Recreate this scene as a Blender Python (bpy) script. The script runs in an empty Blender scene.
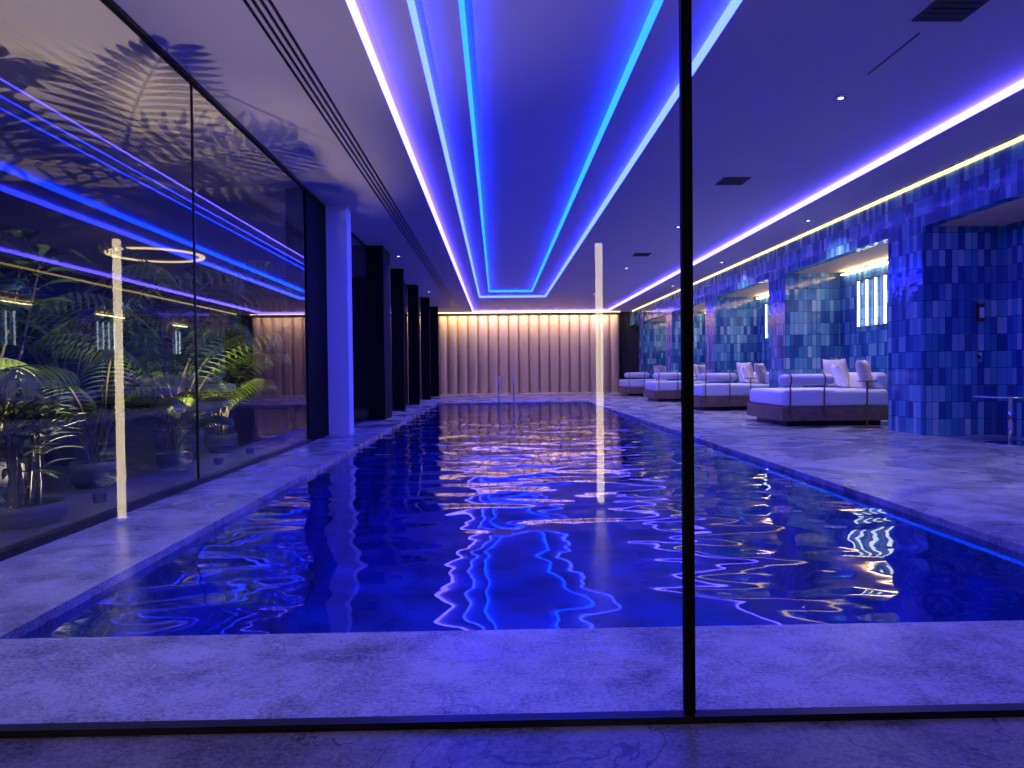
import bpy, bmesh, math, random
from mathutils import Vector, Matrix, Euler
random.seed(7)
C = bpy.context.scene
COL = C.collection
C.view_settings.view_transform = 'Standard'
C.view_settings.look = 'None'
C.view_settings.exposure = 0.36

# ------------------------------------------------------------------ materials
def newmat(name):
    m = bpy.data.materials.new(name); m.use_nodes = True
    nt = m.node_tree; nt.nodes.clear()
    out = nt.nodes.new('ShaderNodeOutputMaterial')
    return m, nt, out
def N(nt, t, **kw):
    n = nt.nodes.new(t)
    for k, v in kw.items():
        setattr(n, k, v)
    return n
def pbr(name, col, rough=0.5, metal=0.0, noise=0.0, nscale=5.0, bump=0.0, bscale=30.0, spec=0.5):
    m, nt, out = newmat(name)
    p = N(nt, 'ShaderNodeBsdfPrincipled')
    p.inputs['Base Color'].default_value = (*col, 1)
    p.inputs['Roughness'].default_value = rough
    p.inputs['Metallic'].default_value = metal
    p.inputs['Specular IOR Level'].default_value = spec
    g = N(nt, 'ShaderNodeNewGeometry')
    if noise > 0:
        t = N(nt, 'ShaderNodeTexNoise'); t.inputs['Scale'].default_value = nscale; t.inputs['Detail'].default_value = 6
        nt.links.new(g.outputs['Position'], t.inputs['Vector'])
        r = N(nt, 'ShaderNodeValToRGB')
        r.color_ramp.elements[0].position = 0.3; r.color_ramp.elements[1].position = 0.7
        r.color_ramp.elements[0].color = (*[c*(1-noise) for c in col], 1)
        r.color_ramp.elements[1].color = (*[min(1, c*(1+noise*0.6)) for c in col], 1)
        nt.links.new(t.outputs['Fac'], r.inputs[0]); nt.links.new(r.outputs[0], p.inputs['Base Color'])
    if bump > 0:
        t = N(nt, 'ShaderNodeTexNoise'); t.inputs['Scale'].default_value = bscale; t.inputs['Detail'].default_value = 5
        nt.links.new(g.outputs['Position'], t.inputs['Vector'])
        b = N(nt, 'ShaderNodeBump'); b.inputs['Strength'].default_value = bump; b.inputs['Distance'].default_value = 0.02
        nt.links.new(t.outputs['Fac'], b.inputs['Height']); nt.links.new(b.outputs[0], p.inputs['Normal'])
    nt.links.new(p.outputs[0], out.inputs[0])
    return m
def emis(name, col, s):
    m, nt, out = newmat(name)
    e = N(nt, 'ShaderNodeEmission'); e.inputs[0].default_value = (*col, 1); e.inputs[1].default_value = s
    nt.links.new(e.outputs[0], out.inputs[0]); return m
def glassmat(name, base, power, tint=(1, 1, 1)):
    # thin pane: Schlick reflectance, symmetric for both sides
    m, nt, out = newmat(name)
    t = N(nt, 'ShaderNodeBsdfTransparent'); t.inputs[0].default_value = (*tint, 1)
    g = N(nt, 'ShaderNodeBsdfGlossy'); g.inputs['Roughness'].default_value = 0.0
    f = N(nt, 'ShaderNodeLayerWeight'); f.inputs[0].default_value = 0.5
    pw = N(nt, 'ShaderNodeMath', operation='POWER'); pw.inputs[1].default_value = power
    ma = N(nt, 'ShaderNodeMath', operation='MULTIPLY_ADD'); ma.inputs[1].default_value = 1-base; ma.inputs[2].default_value = base; ma.use_clamp = True
    mx = N(nt, 'ShaderNodeMixShader')
    nt.links.new(f.outputs['Facing'], pw.inputs[0]); nt.links.new(pw.outputs[0], ma.inputs[0]); nt.links.new(ma.outputs[0], mx.inputs[0])
    nt.links.new(t.outputs[0], mx.inputs[1]); nt.links.new(g.outputs[0], mx.inputs[2])
    nt.links.new(mx.outputs[0], out.inputs[0]); return m

def tilemat():
    m, nt, out = newmat('blue_glazed_tile')
    L = nt.links.new
    g = N(nt, 'ShaderNodeNewGeometry'); s = N(nt, 'ShaderNodeSeparateXYZ'); L(g.outputs['Position'], s.inputs[0])
    def M(op, a, b=None):
        n = N(nt, 'ShaderNodeMath', operation=op)
        for i, v in enumerate((a, b)):
            if v is None: continue
            if isinstance(v, (int, float)): n.inputs[i].default_value = v
            else: L(v, n.inputs[i])
        return n.outputs[0]
    u = M('DIVIDE', M('ADD', M('ADD', s.outputs[0], s.outputs[1]), 0.013), 0.105)
    v = M('DIVIDE', M('ADD', s.outputs[2], 0.01), 0.27)
    fu, fv = M('FLOOR', u), M('FLOOR', v)
    cu, cv = M('FRACT', u), M('FRACT', v)
    cmb = N(nt, 'ShaderNodeCombineXYZ'); L(fu, cmb.inputs[0]); L(fv, cmb.inputs[1])
    wn = N(nt, 'ShaderNodeTexWhiteNoise', noise_dimensions='2D'); L(cmb.outputs[0], wn.inputs['Vector'])
    r = N(nt, 'ShaderNodeValToRGB'); r.color_ramp.interpolation = 'CONSTANT'
    cols = [(0.0, (0.035, 0.12, 0.34)), (0.22, (0.08, 0.28, 0.52)), (0.45, (0.14, 0.42, 0.60)), (0.65, (0.05, 0.18, 0.42)), (0.84, (0.24, 0.52, 0.66)), (0.95, (0.40, 0.64, 0.72))]
    e = r.color_ramp.elements
    e[0].position, e[0].color = 0, (*cols[0][1], 1)
    e[1].position, e[1].color = cols[1][0], (*cols[1][1], 1)
    for p_, c_ in cols[2:]:
        q = e.new(p_); q.color = (*c_, 1)
    L(wn.outputs['Value'], r.inputs[0])
    gr = M('MAXIMUM', M('LESS_THAN', cu, 0.07), M('LESS_THAN', cv, 0.03))
    mx = N(nt, 'ShaderNodeMix', data_type='RGBA'); L(gr, mx.inputs[0]); L(r.outputs[0], mx.inputs[6]); mx.inputs[7].default_value = (0.02, 0.03, 0.09, 1)
    p = N(nt, 'ShaderNodeBsdfPrincipled'); L(mx.outputs[2], p.inputs['Base Color'])
    p.inputs['Roughness'].default_value = 0.08
    # every glazed tile is tilted a little differently, with a wavy glaze
    nz = N(nt, 'ShaderNodeTexNoise'); nz.inputs['Scale'].default_value = 7; L(g.outputs['Position'], nz.inputs['Vector'])
    tilt = M('MULTIPLY', M('MULTIPLY', M('SUBTRACT', wn.outputs['Value'], 0.5), cu), 1.2)
    h = M('ADD', tilt, M('SUBTRACT', nz.outputs['Fac'], gr))
    b = N(nt, 'ShaderNodeBump'); b.inputs['Strength'].default_value = 0.45; b.inputs['Distance'].default_value = 0.012
    L(h, b.inputs['Height']); L(b.outputs[0], p.inputs['Normal'])
    L(p.outputs[0], out.inputs[0]); return m

def stonemat(name, dark, light, r0, r1, vein=.35):
    m, nt, out = newmat(name); L = nt.links.new
    g = N(nt, 'ShaderNodeNewGeometry')
    a = N(nt, 'ShaderNodeTexNoise'); a.inputs['Scale'].default_value = 2.6; a.inputs['Detail'].default_value = 10; a.inputs['Roughness'].default_value = .75
    b = N(nt, 'ShaderNodeTexNoise'); b.inputs['Scale'].default_value = 60; b.inputs['Detail'].default_value = 5; b.inputs['Roughness'].default_value = .75
    v = N(nt, 'ShaderNodeTexNoise'); v.inputs['Scale'].default_value = .9; v.inputs['Detail'].default_value = 7; v.inputs['Distortion'].default_value = 1.4
    for n in (a, b, v): L(g.outputs['Position'], n.inputs['Vector'])
    mm = N(nt, 'ShaderNodeMath', operation='MULTIPLY_ADD'); mm.inputs[1].default_value = .8; L(b.outputs['Fac'], mm.inputs[0]); L(a.outputs['Fac'], mm.inputs[2])
    r = N(nt, 'ShaderNodeValToRGB'); r.color_ramp.elements[0].position = .70; r.color_ramp.elements[1].position = 1.0
    r.color_ramp.elements[0].color = (*dark, 1); r.color_ramp.elements[1].color = (*light, 1); L(mm.outputs[0], r.inputs[0])
    ab = N(nt, 'ShaderNodeMath', operation='SUBTRACT'); ab.inputs[1].default_value = .5; L(v.outputs['Fac'], ab.inputs[0])
    ab2 = N(nt, 'ShaderNodeMath', operation='ABSOLUTE'); L(ab.outputs[0], ab2.inputs[0])
    ls = N(nt, 'ShaderNodeMath', operation='LESS_THAN'); ls.inputs[1].default_value = .003; L(ab2.outputs[0], ls.inputs[0])
    lf = N(nt, 'ShaderNodeMath', operation='MULTIPLY'); lf.inputs[1].default_value = vein; L(ls.outputs[0], lf.inputs[0])
    mx = N(nt, 'ShaderNodeMix', data_type='RGBA'); L(lf.outputs[0], mx.inputs[0]); L(r.outputs[0], mx.inputs[6]); mx.inputs[7].default_value = (*[c*.4 for c in dark], 1)
    p = N(nt, 'ShaderNodeBsdfPrincipled'); L(mx.outputs[2], p.inputs['Base Color'])
    rr = N(nt, 'ShaderNodeMapRange'); rr.inputs['From Min'].default_value = .4; rr.inputs['From Max'].default_value = .6; rr.inputs['To Min'].default_value = r0; rr.inputs['To Max'].default_value = r1
    L(v.outputs['Fac'], rr.inputs['Value']); L(rr.outputs[0], p.inputs['Roughness'])
    bp = N(nt, 'ShaderNodeBump'); bp.inputs['Strength'].default_value = .3; bp.inputs['Distance'].default_value = .005
    L(mm.outputs[0], bp.inputs['Height']); L(bp.outputs[0], p.inputs['Normal'])
    L(p.outputs[0], out.inputs[0]); return m

def watermat():
    m, nt, out = newmat('pool_water'); L = nt.links.new
    g = N(nt, 'ShaderNodeNewGeometry')
    mp = N(nt, 'ShaderNodeMapping'); mp.inputs['Scale'].default_value = (0.62, 1.0, 1); L(g.outputs['Position'], mp.inputs[0])
    n1 = N(nt, 'ShaderNodeTexNoise'); n1.inputs['Scale'].default_value = 1.6; n1.inputs['Detail'].default_value = 1.0; n1.inputs['Distortion'].default_value = 0.35
    L(mp.outputs[0], n1.inputs['Vector'])
    n2 = N(nt, 'ShaderNodeTexNoise'); n2.inputs['Scale'].default_value = 5.0; n2.inputs['Detail'].default_value = 0.5
    L(mp.outputs[0], n2.inputs['Vector'])
    a = N(nt, 'ShaderNodeMath', operation='MULTIPLY_ADD'); a.inputs[1].default_value = 0.10
    L(n2.outputs['Fac'], a.inputs[0]); L(n1.outputs['Fac'], a.inputs[2])
    b = N(nt, 'ShaderNodeBump'); b.inputs['Strength'].default_value = 1.0; b.inputs['Distance'].default_value = 0.044
    L(a.outputs[0], b.inputs['Height'])
    t = N(nt, 'ShaderNodeBsdfTransparent'); t.inputs[0].default_value = (0.36, 0.64, 1, 1)
    gl = N(nt, 'ShaderNodeBsdfGlossy'); gl.inputs['Roughness'].default_value = 0.02; L(b.outputs[0], gl.inputs['Normal'])
    f = N(nt, 'ShaderNodeFresnel'); f.inputs[0].default_value = 1.55; L(b.outputs[0], f.inputs['Normal'])
    mx = N(nt, 'ShaderNodeMixShader'); L(f.outputs[0], mx.inputs[0]); L(t.outputs[0], mx.inputs[1]); L(gl.outputs[0], mx.inputs[2])
    L(mx.outputs[0], out.inputs[0]); return m

M_stone = stonemat('limestone_coping', (0.10, 0.10, 0.11), (0.56, 0.55, 0.56), .12, .48)
M_marble = stonemat('dark_marble', (0.04, 0.038, 0.045), (0.22, 0.20, 0.23), .06, .22, vein=.6)
M_gfloor = pbr('garden_stone', (0.20, 0.18, 0.15), 0.3, noise=0.4, nscale=3)
M_ceil = pbr('ceiling_plaster', (0.62, 0.57, 0.60), 0.6)
M_white = pbr('white_plaster', (0.9, 0.89, 0.9), 0.6)
M_dark = pbr('dark_wall', (0.045, 0.04, 0.045), 0.6, noise=0.3)
M_black = pbr('black_metal', (0.008, 0.008, 0.010), 0.35, metal=0.3)
M_blackm = pbr('black_matt_paint', (0.005, 0.005, 0.006), 0.7, spec=.1)
M_tile = tilemat()
M_niche = pbr('niche_ceiling_plaster', (0.82, 0.60, 0.36), 0.6)
M_basin = pbr('pool_basin_mosaic', (0.10, 0.24, 0.62), 0.5, noise=0.65, nscale=1.6)
M_water = watermat()
M_curt = pbr('upholstery_tan', (0.64, 0.50, 0.36), 0.8, bump=0.2, bscale=120)
M_fab = pbr('white_fabric', (0.93, 0.91, 0.9), 0.85, bump=0.15, bscale=150)
M_pil = pbr('pillow_beige', (0.80, 0.68, 0.60), 0.85, bump=0.15, bscale=150)
M_wood = pbr('walnut_wood', (0.28, 0.17, 0.11), 0.45, noise=0.3, nscale=9)
M_bronze = pbr('bronze_metal', (0.30, 0.18, 0.09), 0.3, metal=0.9)
M_chrome = pbr('chrome', (0.75, 0.76, 0.8), 0.12, metal=1.0)
M_leafd = pbr('ficus_leaf', (0.025, 0.06, 0.02), 0.3, noise=0.4, nscale=9)
M_leafp = pbr('palm_leaf', (0.13, 0.21, 0.03), 0.45, noise=0.4, nscale=9)
M_stem = pbr('stem', (0.14, 0.12, 0.05), 0.7)
M_pot = pbr('pot_concrete', (0.12, 0.115, 0.115), 0.7, noise=0.3, nscale=8)
M_soil = pbr('soil', (0.02, 0.015, 0.01), 0.9)
M_glassF = glassmat('front_glass', 0.05, 5.0)
M_glassL = glassmat('side_glass', 0.05, 3.6)
E_outer = emis('led_lavender', (0.07, 0.048, 1.0), 20)
E_mid = emis('led_blue_white', (0.014, 0.024, 1.0), 22)
E_in = emis('led_cyan_blue', (0.002, 0.020, 1.0), 24)
E_yel = emis('led_warm_yellow', (1.0, 0.70, 0.32), 2.0)
E_bar = emis('sconce_glow', (0.70, 0.80, 1.0), 2.6)
E_warm = emis('led_warm', (1.0, 0.72, 0.42), 4)
E_niche = emis('led_niche', (1.0, 0.70, 0.36), 15)
E_tube = emis('lamp_tube_glow', (1.0, 0.82, 0.52), 10)
E_spot = emis('downlight_glow', (0.8, 0.7, 1.0), 3)
E_water = emis('led_underwater', (0.0, 0.07, 1.0), 1.0)

# ------------------------------------------------------------------ helpers
def finish(name, bm, mats, smooth=False, parent=None, recenter=True):
    me = bpy.data.meshes.new(name); bm.normal_update(); bm.to_mesh(me); bm.free()
    if not isinstance(mats, (list, tuple)): mats = [mats]
    for m in mats: me.materials.append(m)
    if smooth:
        for p in me.polygons: p.use_smooth = True
    o = bpy.data.objects.new(name, me); COL.objects.link(o)
    if parent:
        o.parent = parent
    elif recenter and len(me.vertices):
        xs = [v.co for v in me.vertices]
        c = Vector([(min(v[i] for v in xs)+max(v[i] for v in xs))/2 for i in range(3)])
        me.transform(Matrix.Translation(-c)); o.location = c
    return o
def addbox(bm, x0, x1, y0, y1, z0, z1, mi=0):
    vs = [bm.verts.new((x, y, z)) for x in (x0, x1) for y in (y0, y1) for z in (z0, z1)]
    for f in ((0,1,3,2),(4,6,7,5),(0,4,5,1),(2,3,7,6),(0,2,6,4),(1,5,7,3)):
        fc = bm.faces.new([vs[i] for i in f]); fc.material_index = mi
def boxes(name, lst, mat, parent=None, bevel=0):
    bm = bmesh.new()
    for b in lst: addbox(bm, *b)
    return finish(name, bm, mat, parent=parent)
def quad(name, cs, mat):
    bm = bmesh.new(); bm.faces.new([bm.verts.new(c) for c in cs]); return finish(name, bm, mat)
def addcyl(bm, p0, p1, r0, r1=None, n=12, mi=0, cap=True):
    p0, p1 = Vector(p0), Vector(p1); r1 = r0 if r1 is None else r1
    d = (p1-p0).normalized(); a = d.orthogonal().normalized(); b = d.cross(a)
    A = [bm.verts.new(p0+(a*math.cos(2*math.pi*i/n)+b*math.sin(2*math.pi*i/n))*r0) for i in range(n)]
    B = [bm.verts.new(p1+(a*math.cos(2*math.pi*i/n)+b*math.sin(2*math.pi*i/n))*r1) for i in range(n)]
    for i in range(n):
        f = bm.faces.new((A[i], A[(i+1) % n], B[(i+1) % n], B[i])); f.material_index = mi; f.smooth = True
    if cap:
        f = bm.faces.new(A[::-1]); f.material_index = mi
        f = bm.faces.new(B); f.material_index = mi
def empty(name, loc):
    e = bpy.data.objects.new(name, None); e.location = loc; e.empty_display_size = 0.2; COL.objects.link(e); return e

CZ = 4.03
PX0, PX1, PY0, PY1 = -2.11, 3.2, 3.0, 25.0
GY = 2.2
BY = 36.0
XL, XR = -3.0, 8.1
# ------------------------------------------------------------------ floor / pool
boxes('floor', [(XL, XR, GY, PY0, -0.3, 0), (XL, PX0, PY0, PY1, -0.3, 0), (PX1, XR, PY0, PY1, -0.3, 0), (XL, XR, PY1, BY, -0.3, 0)], M_stone)
boxes('pool_basin', [(PX0-.1, PX1+.1, PY0-.1, PY1+.1, -1.6, -1.4), (PX0-.1, PX0, PY0-.1, PY1+.1, -1.4, -0.3), (PX1, PX1+.1, PY0-.1, PY1+.1, -1.4, -0.3),
      (PX0, PX1, PY0-.1, PY0, -1.4, -0.3), (PX0, PX1, PY1, PY1+.1, -1.4, -0.3)], M_basin)
quad('pool_water', ((PX0, PY0, -.05), (PX1, PY0, -.05), (PX1, PY1, -.05), (PX0, PY1, -.05)), M_water)
boxes('underwater_led_strip', [(PX1-.01, PX1-.002, PY0+.2, PY1-.2, -.12, -.10)], E_water)
boxes('floor_lobby', [(-6, 10, -6, GY, -0.3, 0)], M_marble)
boxes('floor_garden', [(-12, XL, GY, 22, -0.3, 0)], M_gfloor)

# ------------------------------------------------------------------ ceiling
def ring(ox0, ox1, oy0, oy1, ix0, ix1, iy0, iy1, z, t):
    return [(ox0, ox1, oy0, iy0, z, z+t), (ox0, ox1, iy1, oy1, z, z+t), (ox0, ix0, iy0, iy1, z, z+t), (ix1, ox1, iy0, iy1, z, z+t)]
H1 = (-1.16, 5.6, 2.6, 35.4); H2 = (-0.70, 2.05, 3.0, 29.3); H3 = (-0.29, 1.44, 3.4, 28.1)
S = 0.09
lst = [(-12, 10, -6, H1[2], CZ, CZ+.4), (XL, XR, H1[3], BY, CZ, CZ+.4), (-12, H1[0], H1[2], H1[3], CZ, CZ+.4), (H1[1], 6.66, H1[2], H1[3], CZ, CZ+.4)]
lst += ring(*H1, *H2, CZ+S, .31)
lst += ring(*H2, *H3, CZ+2*S, .22)
lst += [(*H3, CZ+3*S, CZ+.4), (6.66, 6.8, H1[2], H1[3], CZ+.16, CZ+.4)]
boxes('ceiling', lst, M_ceil)
def riser(name, H, z, mat, h=0.07, t=.045):
    x0, x1, y0, y1 = H
    boxes(name, [(x0, x0+t, y0, y1, z, z+h), (x1-t, x1, y0, y1, z, z+h), (x0+t, x1-t, y0, y0+t, z, z+h), (x0+t, x1-t, y1-t, y1, z, z+h)], mat)
riser('ceiling_led_strip', H1, CZ+.006, E_outer)
riser('ceiling_led_strip', H2, CZ+S+.006, E_mid)
riser('ceiling_led_strip', H3, CZ+2*S+.006, E_in)
boxes('cove_light_strip', [(6.765, 6.795, 2.7, 35.3, CZ-.03, CZ+.02)], E_yel)
bm = bmesh.new()
for x in (-1.96, -1.895, -1.83, -1.765): addbox(bm, x, x+.026, 2.6, 33, CZ-.006, CZ)
finish('ceiling_slot_diffuser', bm, M_black)
def downlight(x, y, z, en=60, col=(0.68, 0.60, 1.0)):  # serves the real ceiling downlights and the added fill spots alike
    e = empty('recessed_or_fill_downlight', (x, y, z))
    bm = bmesh.new(); addcyl(bm, (0, 0, -.015), (0, 0, 0), .075, n=24); finish('trim_ring', bm, M_chrome, parent=e)
    bm = bmesh.new(); addcyl(bm, (0, 0, -.018), (0, 0, -.0151), .03, n=24); finish('lens', bm, E_spot, parent=e)
    l = bpy.data.lights.new('downlight_or_fill_lamp', 'SPOT'); l.energy = en; l.color = col; l.spot_size = 2.3; l.spot_blend = 1; l.shadow_soft_size = .04
    o = bpy.data.objects.new('lamp', l); COL.objects.link(o); o.parent = e; o.location = (0, 0, -.03)
for y in (7.9, 15, 21, 28): downlight(3.87, y, CZ+S, 95)
for y in (4.0, 18, 26): downlight(-2.45, y, CZ, 80)  # left row is invented, kept as fill for the left coping
for y in (6.5, 14.0, 19.4, 24.8): downlight(6.2, y, CZ, 125, (.92, .86, 1))  # added fill spots over the bays, to brighten tiles, piers and beds
for x, y in ((2.0, 1.2), (-1.8, 1.0)): downlight(x, y, CZ, 45, (.85, .7, 1))  # made-up lobby spots, put in to light the marble and near coping
def vent(x, y, z, s):
    bm = bmesh.new(); addbox(bm, x-s, x+s, y-s, y+s, z-.012, z)
    for i in range(5):
        yy = y-s+(i+.5)*2*s/5; addbox(bm, x-s*.85, x+s*.85, yy-.01, yy+.01, z-.02, z-.012, 1)
    finish('ceiling_vent', bm, [M_dark, M_dark])
vent(3.83, 11.4, CZ+S, .22); vent(3.87, 5.95, CZ+S, .22); vent(3.83, 18.6, CZ+S, .22)
boxes('ceiling_slot', [(3.85, 3.865, 6.4, 7.3, CZ+S-.006, CZ+S)], M_black)

# ------------------------------------------------------------------ back wall
boxes('wall_back', [(XL, XR, BY, BY+.2, -.3, CZ+.4)], M_dark)
bm = bmesh.new(); n = 18; x0, x1 = -2.97, 6.24; w = (x1-x0)/n; K = 12
for i in range(n):
    prof = [(x0+w*(i+k/K), BY-.03-.24*max(0, 1-abs(2*k/K-1)**3)**.7) for k in range(K+1)]
    lo = [bm.verts.new((p[0], p[1], 0.0)) for p in prof]; hi = [bm.verts.new((p[0], p[1], 3.88)) for p in prof]
    for k in range(K): bm.faces.new((lo[k], lo[k+1], hi[k+1], hi[k]))
finish('curtain', bm, M_curt, smooth=True)
boxes('trim_1', [(6.24, 6.35, BY-.2, BY, 0, CZ)], M_black)
boxes('curtain_cove_light', [(-2.9, 6.2, 35.45, 35.5, CZ-.03, CZ)], E_warm)
l = bpy.data.lights.new('curtain_washer', 'AREA'); l.shape = 'RECTANGLE'; l.size = 9; l.size_y = .08; l.energy = 115; l.color = (1, .70, .38)
o = bpy.data.objects.new('curtain_washer', l); COL.objects.link(o); o.location = (1.6, 35.3, CZ-.02); o.rotation_euler = (math.radians(28), 0, 0)

# ------------------------------------------------------------------ right wall
boxes('wall_right', [(XR, XR+.2, GY, BY, -.3, CZ+.4)], M_tile)
boxes('tiled_lintel', [(6.8, 7.0, GY+.05, BY, 3.33, CZ+.4)], M_tile)
boxes('niche_ceiling', [(7.0, XR-.005, GY+.05, BY, 3.33, 3.42)], M_niche)
for k in range(5):
    y = 11.2+5.4*k
    o = boxes('tiled_pier', [(6.8, XR-.005, y, y+1.0, 0, 3.33)], M_tile)
    boxes('niche_cove_light', [(XR-.07, XR-.02, y+1.2, y+(5.2 if k < 4 else 1.5), 3.24, 3.265)], E_niche)
    if k < 4:
        e = empty('wall_sconce', (XR, y+3.7, 2.5))
        for j in range(5):
            bm = bmesh.new(); addcyl(bm, (-.06, -.72+.36*j, -.5), (-.06, -.72+.36*j, .5), .026, n=12); finish('tube', bm, E_bar, parent=e)
            for zz in (-.53, .5):
                bm = bmesh.new(); addbox(bm, -.1, 0, -.76+.36*j, -.68+.36*j, zz, zz+.03); finish('bracket', bm, M_bronze, parent=e)
e = empty('wall_control_panel', (7.72, 11.2, 1.95))
bm = bmesh.new(); addbox(bm, -.06, .06, -.05, 0, -.14, .14); finish('plate', bm, M_bronze, parent=e)
bm = bmesh.new(); addbox(bm, -.035, .035, -.06, -.05, -.08, .08); finish('lens', bm, M_fab, parent=e)
e = empty('wall_switch', (7.70, 11.2, 1.25))
bm = bmesh.new(); addbox(bm, -.05, .05, -.02, 0, -.08, .08); finish('plate', bm, M_chrome, parent=e)
bm = bmesh.new(); addbox(bm, -.02, .02, -.03, -.02, -.03, .03); finish('rocker', bm, M_black, parent=e)

# ------------------------------------------------------------------ left glazed wall
quad('window_1', ((XL, GY+.05, .05), (XL, 11.3, .05), (XL, 11.3, CZ-.05), (XL, GY+.05, CZ-.05)), M_glassL)
boxes('window_frame', [(XL-.04, XL+.04, GY+.05, 11.3, 0, .05), (XL-.03, XL+.03, GY+.05, 11.3, CZ-.04, CZ), (XL-.01, XL+.01, 7.15, 7.17, .05, CZ-.04)], M_black)
boxes('black_column', [(XL-.3, XL+.02, 11.3, 12.6, 0, CZ)], M_blackm)
boxes('white_column', [(XL-.3, XL+.38, 12.62, 13.0, 0, CZ)], M_white)
quad('window_2', ((XL, 13.0, .05), (XL, 35.9, .05), (XL, 35.9, CZ-.05), (XL, 13.0, CZ-.05)), M_glassL)
boxes('black_column', [(XL+.02, XL+.4, 16.5, 17.6, 0, CZ)], M_blackm)
for y in (20.2, 24, 28, 32): boxes('black_fin', [(XL+.02, XL+.38, y, y+.18, 0, CZ-.005)], M_blackm)
boxes('window_frame', [(XL-.04, XL+.02, 13.0, 35.9, 0, .05), (XL-.04, XL+.02, 13.0, 35.9, CZ-.05, CZ)], M_black)

# garden room beyond
boxes('wall_left', [(-12.2, -12, -6, 36, -.3, CZ+.4)], M_dark)
boxes('wall_garden_end', [(-12, XL-.3, 22, 22.2, 0, CZ)], M_dark)
bm = bmesh.new(); cx, cy, R = -8.3, 17.6, 1.1; K = 64
vs = []
for i in range(K):
    a = 2*math.pi*i/K; c, s = math.cos(a), math.sin(a)
    vs.append([bm.verts.new((cx+c*r, cy+s*r, z)) for r, z in ((R, CZ-.03), (R-.12, CZ-.03), (R-.12, CZ-.005), (R, CZ-.005))])
for i in range(K):
    A, B = vs[i], vs[(i+1) % K]
    for j in range(4): bm.faces.new((A[j], A[(j+1) % 4], B[(j+1) % 4], B[j]))
finish('ring_ceiling_light', bm, emis('ring_glow', (1, .74, .34), .8))
# ------------------------------------------------------------------ front glazing
quad('window_3', ((XL, GY, .03), (.576, GY, .03), (.576, GY, CZ), (XL, GY, CZ)), M_glassF)
quad('window_4', ((.610, GY, .03), (XR, GY, .03), (XR, GY, CZ), (.610, GY, CZ)), M_glassF)
boxes('window_mullion', [(.577, .609, GY-.015, GY+.015, 0.025, CZ)], M_blackm)
boxes('window_track', [(XL, XR, GY-.03, GY+.015, 0, .022)], M_black)
boxes('wall_lobby', [(-12, 10.2, -6.2, -6, -.3, CZ+.4), (10, 10.2, -6, GY, -.3, CZ+.4), (-12, XL, GY-.1, GY, 0, CZ)], M_dark)
boxes('wall_front_right', [(XR, 10, GY, GY+.2, 0, CZ)], M_dark)

def stick_lamp(x, y, h):
    e = empty('floor_lamp', (x, y, 0))
    bm = bmesh.new(); addcyl(bm, (0, 0, 0), (0, 0, .02), .14, n=32); finish('base', bm, M_black, parent=e)
    bm = bmesh.new(); addcyl(bm, (0, 0, .02), (0, 0, h), .03, n=16); finish('tube', bm, E_tube, parent=e)
    bm = bmesh.new(); addcyl(bm, (0, 0, h), (0, 0, h+.02), .032, n=16); finish('cap', bm, M_black, parent=e)
stick_lamp(.84, -1.39, 2.13); stick_lamp(-2.85, -1.02, 2.12)

# ------------------------------------------------------------------ daybeds
def rbox(name, x0, x1, y0, y1, z0, z1, mat, parent, bev):
    bm = bmesh.new(); addbox(bm, x0, x1, y0, y1, z0, z1)
    bmesh.ops.bevel(bm, geom=bm.edges[:]+bm.verts[:], offset=bev, segments=5, profile=.5, affect='EDGES')
    return finish(name, bm, mat, smooth=True, parent=parent)
def pillow(name, w, h, t, loc, rot, mat, parent):
    bm = bmesh.new(); n = 14
    G = {}
    for sgn in (1, -1):
        for i in range(n+1):
            for j in range(n+1):
                u, v = 2*i/n-1, 2*j/n-1
                edge = i in (0, n) or j in (0, n)
                if edge and sgn == -1: G[(sgn, i, j)] = G[(1, i, j)]; continue
                k = max(0, (1-u**4)*(1-v**4))**.55
                pin = 1-.07*(1-abs(v)**2)*abs(u)**3; pin2 = 1-.07*(1-abs(u)**2)*abs(v)**3
                G[(sgn, i, j)] = bm.verts.new((u*w/2*pin, sgn*t/2*k, v*h/2*pin2))
    for sgn in (1, -1):
        for i in range(n):
            for j in range(n):
                q = [G[(sgn, i, j)], G[(sgn, i+1, j)], G[(sgn, i+1, j+1)], G[(sgn, i, j+1)]]
                bm.faces.new(q if sgn < 0 else q[::-1])
    bm.transform(Matrix.Translation(loc) @ Euler(rot).to_matrix().to_4x4())
    finish(name, bm, mat, smooth=True, parent=parent)
def tube_path(name, pts, r, mat, parent):
    cu = bpy.data.curves.new(name, 'CURVE'); cu.dimensions = '3D'; cu.bevel_depth = r; cu.bevel_resolution = 3
    sp = cu.splines.new('POLY'); sp.points.add(len(pts)-1)
    for p, q in zip(sp.points, pts): p.co = (*q, 1)
    cu.materials.append(mat); o = bpy.data.objects.new(name, cu); COL.objects.link(o); o.parent = parent; return o
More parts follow.
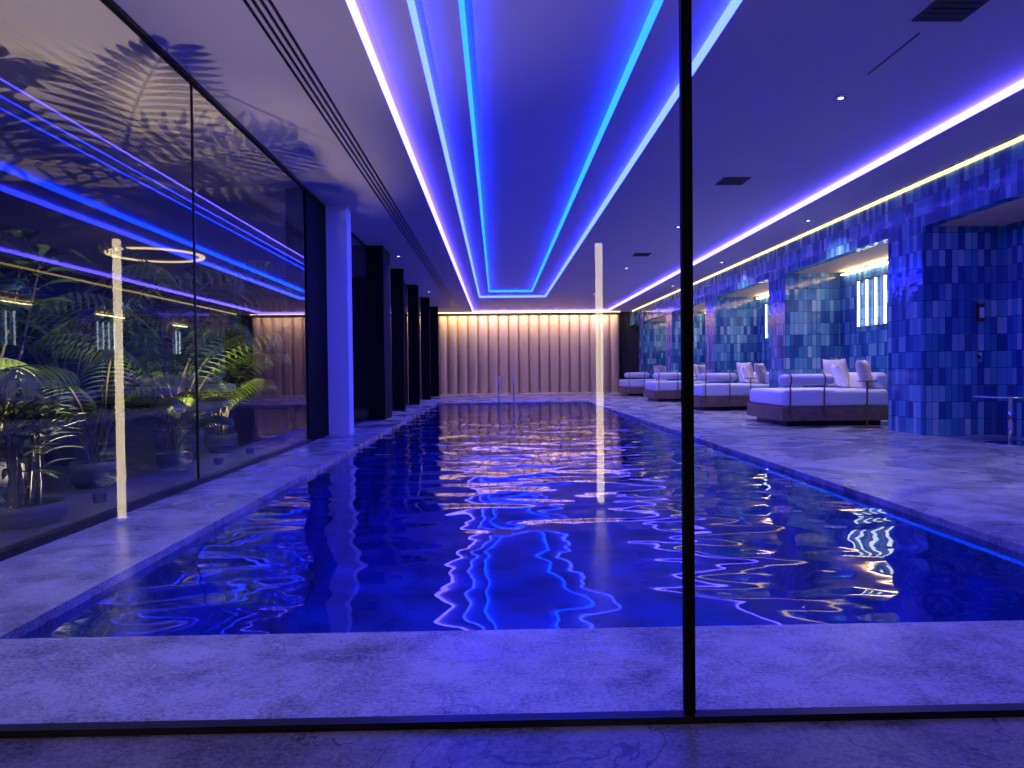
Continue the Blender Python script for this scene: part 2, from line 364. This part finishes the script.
def daybed(x, y):
    e = empty('daybed', (x, y, 0))
    rbox('plinth', .16, 1.95, .16, 1.76, 0, .10, M_black, e, .01)
    rbox('wood_base', 0, 2.08, 0, 1.9, .10, .36, M_wood, e, .015)
    rbox('mattress', .03, 2.06, .03, 1.88, .36, .68, M_fab, e, .08)
    bm = bmesh.new(); prof = [(0, .0), (.015, .07), (.05, .11), (.1, .125), (.5, .13), (.9, .125), (.95, .11), (.985, .07), (1, 0)]
    K = 24; rings = []
    for u, r in prof:
        rings.append([bm.verts.new((-.05+u*1.05, .06+math.cos(2*math.pi*k/K)*max(r, .002), .88+math.sin(2*math.pi*k/K)*max(r, .002)*.85)) for k in range(K)])
    for a, b in zip(rings, rings[1:]):
        for k in range(K): bm.faces.new((a[k], a[(k+1) % K], b[(k+1) % K], b[k]))
    finish('bolster', bm, M_fab, smooth=True, parent=e)
    for xx in (.14, .78):
        pts = [(xx, -.03, .2), (xx, -.03, .76)]
        for k in range(9):
            a = -math.pi*.80-k*math.pi/8
            pts.append((xx, .06+.14*math.cos(a), .88+.125*math.sin(a)))
        tube_path('bolster_strap', pts, .014, M_bronze, e)
    rbox('back_bolster', 1.86, 2.12, .15, 1.75, .68, 1.0, M_fab, e, .1)
    pillow('pillow_1', .6, .58, .2, (1.78, .42, .97), (math.radians(-14), 0, math.radians(50)), M_pil, e)
    pillow('pillow_2', .55, .5, .18, (1.54, .95, .94), (math.radians(-20), 0, math.radians(75)), M_fab, e)
    pillow('pillow_3', .62, .6, .2, (1.72, 1.45, .99), (math.radians(-14), 0, math.radians(110)), M_pil, e)
for k in range(4): daybed(5.35, 13.2+5.4*k)

def side_table(x, y):
    e = empty('side_table', (x, y, 0))
    bm = bmesh.new(); addbox(bm, -.22, .22, -.14, .14, 0, .015); finish('base', bm, M_bronze, parent=e)
    bm = bmesh.new(); addcyl(bm, (0, 0, .015), (0, 0, .84), .016); finish('post', bm, M_bronze, parent=e)
    bm = bmesh.new(); addcyl(bm, (0, 0, .84), (0, 0, .86), .17, n=32); finish('top', bm, M_bronze, parent=e)
side_table(6.72, 12.75)
for k in range(1, 4): side_table(6.55, 12.8+5.4*k)
e = empty('pedestal_table', (7.2, 9.8, 0))
bm = bmesh.new(); addcyl(bm, (0, 0, 0), (0, 0, .02), .32, .30, n=40); finish('base', bm, M_chrome, parent=e)
bm = bmesh.new(); addcyl(bm, (0, 0, .02), (0, 0, .66), .03, n=16); finish('stem', bm, M_chrome, parent=e)
bm = bmesh.new(); addcyl(bm, (0, 0, .66), (0, 0, .68), .46, n=48); finish('top', bm, M_chrome, parent=e)

e = empty('pool_handrail', (.1, 25.1, 0))
for xx in (-.03, .5):
    tube_path('rail', [(xx, .45, 0), (xx, .4, .75), (xx, .3, .88), (xx, .1, .9), (xx, -.1, .8), (xx, -.16, .6), (xx, -.16, -.9)], .022, M_chrome, e)
for z in (-.3, -.6, -.85): tube_path('rung', [(-.03, -.16, z), (.5, -.16, z)], .02, M_chrome, e)

# ------------------------------------------------------------------ plants
def leaf(bm, base, d, up, L, W, mi, fold=.25, droop=.3):
    d = d.normalized(); s = d.cross(up).normalized(); u = s.cross(d).normalized()
    prof = [(0, .05), (.2, .7), (.45, 1), (.7, .8), (.9, .35), (1, 0.02)]
    prev = None
    for t, w in prof:
        c = base+d*L*t-u*droop*L*t*t
        row = [bm.verts.new(c-s*w*W/2+u*w*W*fold/2), bm.verts.new(c), bm.verts.new(c+s*w*W/2+u*w*W*fold/2)]
        if prev:
            for a in (0, 1):
                f = bm.faces.new((prev[a], prev[a+1], row[a+1], row[a])); f.material_index = mi; f.smooth = True
        prev = row
def frond(bm, base, az, L, e0, mi, nl=20, ll=.38):
    p = Vector(base); e = e0; st = L/(nl+10); h = Vector((math.cos(az), math.sin(az), 0)); side = Vector((-math.sin(az), math.cos(az), 0))
    for i in range(nl+10):
        d = h*math.cos(e)+Vector((0, 0, 1))*math.sin(e); q = p+d*st
        addcyl(bm, p, q, .010*(1-i/(nl+12))+.003, n=5, mi=1, cap=False)
        if i >= 10:
            t = (i-10)/nl; l = ll*(math.sin(math.pi*(.15+.8*t))**.7)
            for sg in (1, -1):
                dd = side*sg*.85+d*(.45+.5*t)-Vector((0, 0, .25))
                leaf(bm, q, dd, Vector((0, 0, 1)), l, .045, mi, .3, .45)
        p = q; e -= (math.radians(110)/(nl+10))*(.3+1.4*i/(nl+10))
def pot(bm, h, r):
    prof = [(r*.7, 0), (r*.92, h*.3), (r, h*.7), (r*.95, h), (r*.86, h), (r*.84, h*.9)]
    K = 28; rs = [[bm.verts.new((math.cos(2*math.pi*k/K)*a, math.sin(2*math.pi*k/K)*a, z)) for k in range(K)] for a, z in prof]
    for A, B in zip(rs, rs[1:]):
        for k in range(K):
            f = bm.faces.new((A[k], A[(k+1) % K], B[(k+1) % K], B[k])); f.material_index = 2; f.smooth = True
    f = bm.faces.new(rs[0][::-1]); f.material_index = 2
    f = bm.faces.new(rs[-1]); f.material_index = 3
def clampx(bm, x, y):
    for v in bm.verts:
        lim = XL-.06 if v.co.y+y < 11.22 else XL-.36
        if v.co.x + x > lim: v.co.x = lim-x-random.uniform(0, .01)
def palm(x, y, nf, L, ph=.4, pr=.3, ll=.38, seed=0):
    random.seed(seed); bm = bmesh.new(); pot(bm, ph, pr)
    for i in range(nf):
        az = 2*math.pi*i/nf*1.0+random.uniform(-.35, .35)
        LL = L*random.uniform(.65, 1.1)
        if math.cos(az) > .3: LL = min(LL, (XL-.05-x)/math.cos(az)*1.9)
        b = Vector((random.uniform(-.08, .08), random.uniform(-.08, .08), ph*.9))
        frond(bm, b, az, LL, math.radians(random.uniform(70, 89)), 0, 20, ll)
    clampx(bm, x, y)
    o = finish('potted_palm', bm, [M_leafp, M_stem, M_pot, M_soil], recenter=False); o.location = (x, y, 0)
def ficus(x, y, H, ns, ph=.4, pr=.3, seed=0, LL=.34, W=.16, lean=.25, start=3):
    random.seed(seed); bm = bmesh.new(); pot(bm, ph, pr)
    for s in range(ns):
        az = random.uniform(0, 6.28); h = H*random.uniform(.7, 1); ln = lean*random.uniform(.4, 1.2)
        p = Vector((random.uniform(-.1, .1), random.uniform(-.1, .1), ph*.9)); K = 14
        for i in range(K):
            d = Vector((math.cos(az)*ln+random.uniform(-.08, .08), math.sin(az)*ln+random.uniform(-.08, .08), 1)).normalized()
            q = p+d*(h-ph)/K
            addcyl(bm, p, q, .016*(1-i/K)+.006, n=6, mi=1, cap=False)
            if i > start:
                for k in range(2):
                    a = random.uniform(0, 6.28); dd = Vector((math.cos(a), math.sin(a), random.uniform(-.1, .8)))
                    b2 = q+dd.normalized()*.07
                    addcyl(bm, q, b2, .004, n=4, mi=1, cap=False)
                    leaf(bm, b2, dd, Vector((0, 0, 1)), LL*random.uniform(.7, 1.15), W, 0, .3, random.uniform(.1, .5))
            p = q
    clampx(bm, x, y)
    o = finish('potted_ficus', bm, [M_leafd, M_stem, M_pot, M_soil], recenter=False); o.location = (x, y, 0)
palm(-4.1, 9.2, 9, 2.9, seed=1, ll=.42)
palm(-4.7, 10.6, 9, 3.4, seed=2, ll=.46)
palm(-3.7, 8.2, 9, 1.2, ph=.2, pr=.2, ll=.26, seed=3)
palm(-5.4, 9.0, 9, 3.5, seed=8, ll=.46)
palm(-4.0, 7.1, 8, 1.6, ph=.25, pr=.22, ll=.28, seed=11)
palm(-4.0, 4.7, 9, 2.0, ph=.25, pr=.22, ll=.34, seed=12)
palm(-3.9, 10.1, 9, 1.8, ph=.25, pr=.22, seed=15)
ficus(-4.3, 6.0, 2.5, 5, seed=4, start=8, LL=.32, W=.15)
ficus(-4.9, 6.7, 2.8, 6, seed=5, start=8, LL=.42, W=.19)
ficus(-3.5, 5.35, 1.0, 6, ph=.16, pr=.26, seed=6, LL=.26, W=.06)
ficus(-5.9, 7.4, 3.0, 7, seed=9, start=7, LL=.42, W=.2)

def uplight(x, y, tx, ty, en, col=(1, .82, .42), sz=1.7):
    e = empty('garden_uplight', (x, y, 0))
    bm = bmesh.new(); addcyl(bm, (0, 0, 0), (0, 0, .08), .05, .06, n=20); finish('housing', bm, M_black, parent=e)
    l = bpy.data.lights.new('uplight_lamp', 'SPOT'); l.energy = en; l.color = col; l.spot_size = sz; l.spot_blend = .5; l.shadow_soft_size = .006
    o = bpy.data.objects.new('lamp', l); COL.objects.link(o); o.parent = e; o.location = (0, 0, .12)
    d = Vector((tx-x, ty-y, 3.9)); o.rotation_euler = d.to_track_quat('-Z', 'Y').to_euler()
uplight(-3.4, 8.7, -4.4, 9.6, 150)
uplight(-3.45, 6.2, -4.0, 4.9, 190, (1, .84, .62), 2.4)
uplight(-3.4, 9.8, -4.8, 10.6, 130)
downlight(-4.0, 4.2, CZ, 25, (.8, .85, 1))  # added overhead fill for the foliage

# ------------------------------------------------------------------ world + camera
w = bpy.data.worlds.new('World'); C.world = w; w.use_nodes = True
w.node_tree.nodes['Background'].inputs[0].default_value = (0.10, 0.06, 0.30, 1); w.node_tree.nodes['Background'].inputs[1].default_value = 0.1
cam = bpy.data.cameras.new('camera'); cam.lens = 24.96; cam.sensor_width = 36; cam.clip_end = 200; cam.clip_start = .05
co = bpy.data.objects.new('camera', cam); COL.objects.link(co)
R = Matrix.Rotation(math.radians(-1.21), 4, 'Z') @ Matrix.Rotation(math.radians(90-1.05), 4, 'X') @ Matrix.Rotation(math.radians(-.6), 4, 'Z')
co.matrix_world = Matrix.Translation((0, 0, 1.1)) @ R
C.camera = co
